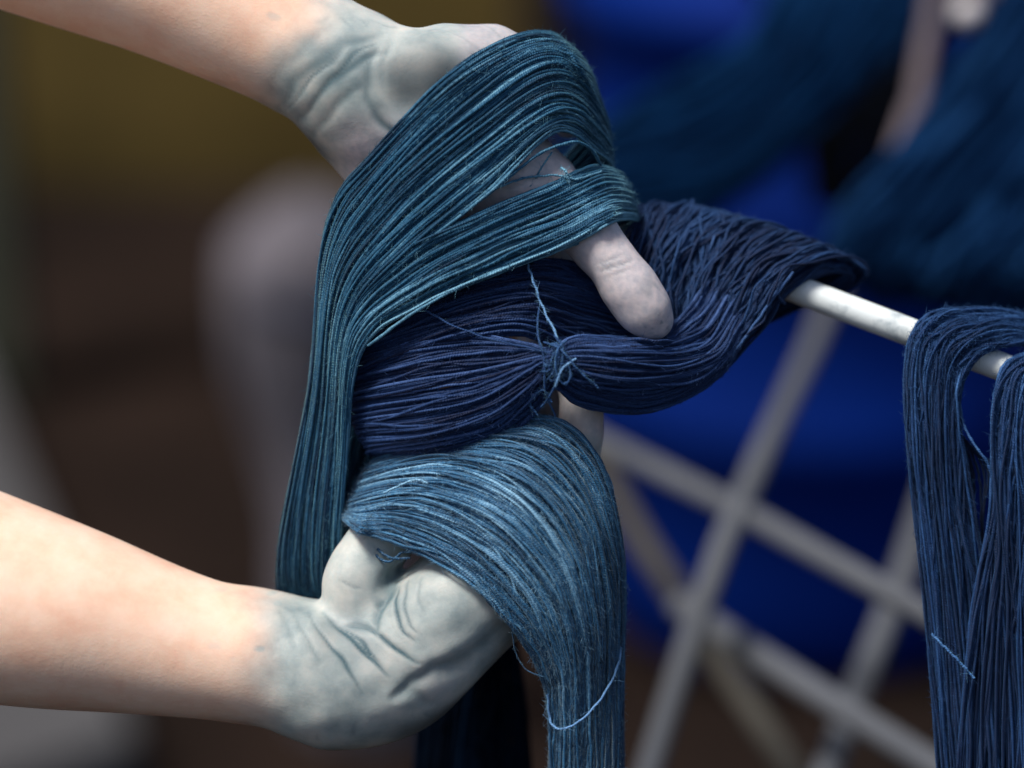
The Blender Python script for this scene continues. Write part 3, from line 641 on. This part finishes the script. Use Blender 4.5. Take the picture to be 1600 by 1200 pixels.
# --- the two skeins on the right end of the rod
ra = empty('yarn_skein', W(1480, 700, 0), 'denim-blue yarn skein looped over the white rod at right, hanging straight down', 'yarn skein', 'indigo-dyed yarn skeins')
e0 = [(1700, 560, 120), (1600, 492, 60), (1505, 481, 10), (1440, 498, -26), (1414, 570, -36), (1420, 720, -30), (1445, 950, -20), (1472, 1280, -10)]
e1 = [(1700, 580, 120), (1610, 505, 50), (1515, 500, -10), (1462, 530, -46), (1444, 610, -46), (1452, 750, -38), (1474, 960, -28), (1500, 1280, -18)]
e2 = [(1700, 600, 120), (1620, 525, 50), (1545, 520, -20), (1492, 552, -44), (1474, 630, -44), (1480, 780, -36), (1500, 970, -26), (1530, 1280, -16)]
e3 = [(1700, 620, 120), (1640, 550, 50), (1572, 540, -10), (1518, 572, -36), (1500, 650, -36), (1522, 790, -24), (1552, 990, -16), (1590, 1280, -6)]
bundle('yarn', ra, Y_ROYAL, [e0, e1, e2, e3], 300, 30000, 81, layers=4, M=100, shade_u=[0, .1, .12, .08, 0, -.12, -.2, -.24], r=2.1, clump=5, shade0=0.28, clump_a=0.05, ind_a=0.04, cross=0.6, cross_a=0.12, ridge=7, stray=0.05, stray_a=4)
loose(ra, [(1500, 630, -20), (1506, 665, -30), (1526, 700, -40), (1542, 722, -42), (1556, 760, -36)], Y_ROYAL, 2.2, seed=82, shade=0.6)
loose(ra, [(1455, 990, -60), (1475, 1010, -70), (1500, 1035, -74), (1522, 1060, -70)], Y_TIE, 2.0, seed=83, shade=0.45)
for k in range(14):
    x0 = 1500+k*5
    loose(ra, [(x0-30, 640+6*k, 15), (x0+4*math.sin(k), 740, 25), (x0+6*math.cos(k*2), 860, 20), (x0+20, 1260, 10)], Y_ROYAL, 2.2, seed=90+k, shade=0.0, fz=10)
rb = empty('yarn_skein', W(1590, 700, 0), 'denim-blue yarn skein cut off by the right edge, hanging on the rod end', 'yarn skein', 'indigo-dyed yarn skeins')
f0 = [(1700, 640, 90), (1660, 560, 50), (1600, 552, -10), (1563, 580, -34), (1550, 660, -40), (1546, 800, -42), (1515, 980, -42), (1490, 1280, -36)]
f1 = [(1740, 660, 90), (1700, 570, 50), (1640, 566, -20), (1598, 600, -50), (1580, 690, -54), (1582, 820, -48), (1580, 1000, -40), (1585, 1280, -30)]
f2 = [(1780, 680, 90), (1740, 590, 50), (1690, 590, -10), (1650, 630, -40), (1640, 720, -44), (1640, 850, -40), (1645, 1020, -34), (1660, 1280, -30)]
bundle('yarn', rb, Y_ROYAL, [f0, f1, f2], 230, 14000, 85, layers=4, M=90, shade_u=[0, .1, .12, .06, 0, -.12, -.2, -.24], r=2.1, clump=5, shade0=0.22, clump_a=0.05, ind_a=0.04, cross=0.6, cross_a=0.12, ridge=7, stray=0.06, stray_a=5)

# ------------------------------------------------------------------ drying rack
rackm = plain('white_rod', (0.64, 0.69, 0.70), 0.45, 0.5, 0.10, 25, 0.0002, 300)
def add_scuffs(m):
    t = m.node_tree; b = t.nodes['Principled BSDF']; src = b.inputs['Base Color'].links[0].from_socket
    tc = N(t, 'ShaderNodeTexCoord'); n = N(t, 'ShaderNodeTexNoise', i_Scale=70.0, i_Detail=8.0, i_Roughness=0.7); t.links.new(tc.outputs['Object'], n.inputs['Vector'])
    f = ramp(t, n.outputs[0], [(0.54, (0, 0, 0)), (0.70, (0.8, 0.8, 0.8))])
    x = N(t, 'ShaderNodeMix', data_type='RGBA'); t.links.new(f, x.inputs[0]); t.links.new(src, x.inputs[6]); x.inputs[7].default_value = (0.16, 0.22, 0.26, 1)
    t.links.new(x.outputs[2], b.inputs['Base Color'])
add_scuffs(rackm)
barm = plain('grey_metal_bar', (0.082, 0.088, 0.102), 0.8, 0.15, 0.15, 12)
rack = empty('drying_rack', W(1300, 470, 60), 'metal drying rack with one white rod under the yarn and crossed grey bars below', 'drying rack')
def rod(name, pts, r, mat, seg=20):
    P = np.array(pts); P = catmull(P, 8)[None] if len(pts) > 2 else np.linspace(P[0], P[1], 8)[None]
    return attach(tube_obj(name, P, np.full((1, 8), r), mat, None, seg), rack)
pl = lambda x: (x, 350+(x-975)*0.378, 150-(x-975)*0.235)
rod('rod', [W(*pl(940)), W(*pl(1900))], 22.5*S, rackm, 32)
bw = lambda d, w: w*0.39*d/F
rod('bar', [Wd(1335, 370, 1.27), Wd(1284, 510, 1.20), Wd(1155, 790, 1.06), Wd(1085, 980, 1.03), Wd(985, 1300, 1.00)], bw(1.06, 50), barm)
rod('bar', [Wd(900, 672, 1.16), Wd(1150, 796, 1.07), Wd(1300, 878, 1.02), Wd(1620, 1055, 0.95)], bw(1.04, 48), barm)
rod('bar', [Wd(880, 620, 1.30), Wd(985, 815, 1.24), Wd(1095, 985, 1.19), Wd(1320, 1330, 1.10)], bw(1.22, 50), plain('shaded_grey_bar', (0.046, 0.043, 0.037), 0.8, 0.2, 0.15, 12))  # dimmer copy of the grey bar colour, shade painted in
rod('bar', [Wd(1060, 945, 1.10), Wd(1240, 1060, 1.04), Wd(1520, 1235, 0.97)], bw(1.05, 56), barm)
rod('bar', [Wd(1470, 720, 1.16), Wd(1400, 930, 1.10), Wd(1330, 1105, 1.07), Wd(1260, 1300, 1.03)], bw(1.1, 52), barm)
rod('bar', [W(*pl(1880)), Wd(1760, 1500, 1.0)], 24*S, barm)

# ------------------------------------------------------------------ things behind, out of focus
plastic = plain('blue_barrel_plastic', (0.0002, 0.013, 0.130), 0.7, 0.06, 0.22, 2.0, 0.002, 8)
def barrel(at, label, h=0.93, r=0.315):
    root = empty('barrel', at, label, 'barrel', 'blue plastic barrels in the yard')
    pr = [(0.001, 0), (r*0.9, 0), (r*0.96, 0.03), (r*0.97, 0.1), (r, 0.14), (r, h*0.33), (r*1.035, h*0.345), (r*1.035, h*0.375), (r, h*0.39), (r, h*0.63),
          (r*1.035, h*0.645), (r*1.035, h*0.675), (r, h*0.69), (r, h*0.9), (r*1.05, h*0.91), (r*1.05, h*0.945), (r*0.98, h*0.955), (r*0.95, h), (r*0.9, h), (r*0.88, h*0.97), (0.001, h*0.97)]
    o = lathe('body', pr, plastic); o.location = at; attach(o, root); o.location = (0, 0, 0); o.matrix_parent_inverse = Matrix.Identity(4)
    for a in (0.6, 2.6):
        b = lathe('bung', [(0.001, 0), (0.034, 0), (0.034, 0.018), (0.001, 0.018)], plastic, 24)
        b.parent = root; b.location = (0.17*math.cos(a), 0.17*math.sin(a), h*0.97)
    return root
barrel((0.40, 3.14, 0), 'blue plastic barrel behind the grey bars, nearer one')
barrel((0.47, 4.05, 0), 'blue plastic barrel farther back, seen above the raised hand')

lilac = plain('lilac_grey_cloth', (0.118, 0.108, 0.124), 0.95, 0.1, 0.22, 6, 0.004, 20)
# grey cloth bundle hanging over a stump in the yard
def cloth_bundle():
    M, Sg = 60, 72; V = []
    base = gpt(520, 1130); cx, cy = base[0], base[1]; top = gpt(470, 305, 0.0)
    d_ = top-CAM; H = CAM[2]+d_[2]*(cy/d_[1])
    for i in range(M):
        t = i/(M-1); z = H*(1-t)
        rr = (0.012+0.080*min(1, (t/0.10))**0.6)*(1-0.25*t)+0.015*math.sin(t*9); shift = 0.03*t*t-0.015*math.sin(t*5)
        for k in range(Sg):
            a = 2*math.pi*k/Sg
            f = 1+0.10*math.sin(a*7+t*3)*min(1, t*4)+0.05*math.sin(a*13-t*5)*t
            V.append((cx+shift+rr*f*math.cos(a), cy+rr*0.8*f*math.sin(a), z+0.012*math.sin(a*3)*(1-t)))
    V = np.array(V); i = (np.arange(M-1)[:, None]*Sg+np.arange(Sg)[None]); j = np.roll(i, -1, 1)
    Q = np.stack([i, i+Sg, j+Sg, j], -1).reshape(-1, 4)
    o = link('draped_cloth', mesh_np('draped_cloth', V, Q), lilac)
    th = np.linspace(0, 2*np.pi, 40)
    ring = np.stack([cx+0.01+0.098*np.cos(th), cy+0.085*np.sin(th), H*0.80-0.05*np.cos(th)+0.012*np.sin(3*th)], -1)[None]
    bd = tube_obj('fold_band', ring, np.full((1, 40), 0.014), plain('grey_blue_band', (0.030, 0.033, 0.050), 0.9, 0.1, 0.2, 10), None, 10); bd.parent = o  # dark ring in place of the cloth's darker diagonal fold
    return prop(o, 'lilac-grey cloth draped over a post, blurred behind the left of the yarn', 'cloth')
cloth_bundle()

# second line of skeins on a far pole
wood = plain('bleached_wood', (0.12, 0.10, 0.115), 0.8, 0.1, 0.2, 10)
pole2 = empty('wooden_pole', Wd(1440, 0, 1.28), 'bleached wooden drying pole with upright pegs behind the rack at upper right', 'pole')
def p2(name, a, b, r, seg=20):
    P = np.linspace(np.array(a), np.array(b), 6)[None]
    V = tube_obj(name, P, np.full((1, 6), r), wood, None, seg); return attach(V, pole2)
p2('pole', Wd(900, -140, 1.42), Wd(1900, 40, 1.20), 0.012)
p2('peg', Wd(1466, -70, 1.24), Wd(1450, 60, 1.22), 0.0040)
p2('peg', Wd(1452, 45, 1.22), Wd(1428, 185, 1.21), 0.0048)
p2('peg', Wd(1424, 170, 1.21), Wd(1392, 265, 1.20), 0.0042)
knob = plain('pale_knob', (0.55, 0.52, 0.54), 0.4, 0.5, 0.08, 10)
def ball(px, py, d, r):
    o = lathe('knob', [(max(1e-4, r*math.sin(math.pi*k/16)), -r*math.cos(math.pi*k/16)) for k in range(17)], knob, 24)
    o.parent = pole2; o.location = Vector(Wd(px, py, d))-Vector(pole2.location)
ball(1512, 20, 1.18, 0.0075); ball(1606, 48, 1.18, 0.006)

def far(label, guides, d0, mat, n, seed, **kw):
    gs = [[(x, y, (d0-D0)/S+q) for x, y, q in g] for g in guides]
    c = gs[0][2]
    root = empty('yarn_skein', W(*c), label, 'yarn skein', 'indigo-dyed yarn skeins')
    bundle('yarn', root, mat, gs, n, 0, seed, M=60, r=5.5, skin=False, gap=12, ridge=22, qa=8, stray=0.03, stray_a=12, **kw)
far('dark petrol blurred skein sagging from upper right towards the raised hand', [
    [(1260, -160, 200), (1210, -20, 20), (1150, 70, -40), (1030, 135, -60), (930, 195, -40), (850, 250, 0)],
    [(1350, -160, 200), (1290, 0, 0), (1210, 110, -70), (1080, 200, -90), (940, 250, -60), (850, 290, 0)],
    [(1440, -160, 200), (1370, 20, 0), (1265, 150, -70), (1110, 270, -90), (960, 310, -60), (850, 340, 0)],
    [(1520, -160, 200), (1430, 40, 20), (1310, 170, -40), (1170, 300, -60), (1010, 375, -40), (860, 400, 0)]], 1.25, Y_DARK, 300, 201, layers=3, shade0=0.18, clump_a=0.02)
far('dark indigo blurred skein along the top right, hanging from the far pole', [
    [(1130, -80, 40), (1200, -10, 0), (1320, 20, -20), (1460, -20, 0), (1560, -80, 40)],
    [(1150, -60, 40), (1220, 30, 0), (1330, 60, -30), (1480, 30, 0), (1600, -40, 40)],
    [(1170, -40, 40), (1250, 70, 0), (1350, 105, -20), (1440, 60, 0), (1560, 0, 40)]], 1.38, Y_FAR, 120, 202, layers=3, shade0=0.1)
far('broad slate-blue blurred skein at right sweeping down behind the white rod', [
    [(1620, -120, 100), (1555, 0, 0), (1480, 120, -40), (1390, 240, -60), (1310, 330, -40), (1290, 400, 20), (1340, 440, 60)],
    [(1690, -100, 100), (1620, 40, 0), (1530, 170, -60), (1430, 290, -90), (1350, 370, -60), (1320, 430, 10), (1380, 460, 60)],
    [(1760, -60, 100), (1680, 90, 0), (1590, 230, -60), (1490, 340, -90), (1420, 410, -60), (1400, 455, 10), (1450, 480, 60)],
    [(1820, -20, 100), (1750, 140, 0), (1670, 290, -60), (1580, 390, -90), (1520, 440, -60), (1500, 475, 10), (1560, 490, 60)],
    [(1880, 60, 100), (1830, 220, 0), (1760, 340, -60), (1690, 410, -90), (1650, 450, -60), (1640, 485, 10), (1700, 500, 60)]], 1.12, Y_FAR, 330, 203, layers=3, shade0=0.16, clump_a=0.02)
far('blue-black strands added to darken the gap behind the rack, right of the blue barrel', [
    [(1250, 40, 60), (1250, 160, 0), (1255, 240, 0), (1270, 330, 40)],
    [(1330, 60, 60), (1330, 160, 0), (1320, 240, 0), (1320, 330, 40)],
    [(1430, 40, 60), (1430, 160, 0), (1400, 240, 0), (1360, 330, 40)]], 1.5, Y_BLACK, 170, 204, layers=3, shade0=-0.3)  # black yarn added only to darken the gap between the skeins

print('tris', sum(len(o.data.polygons)*2 for o in C.objects if o.type == 'MESH'))
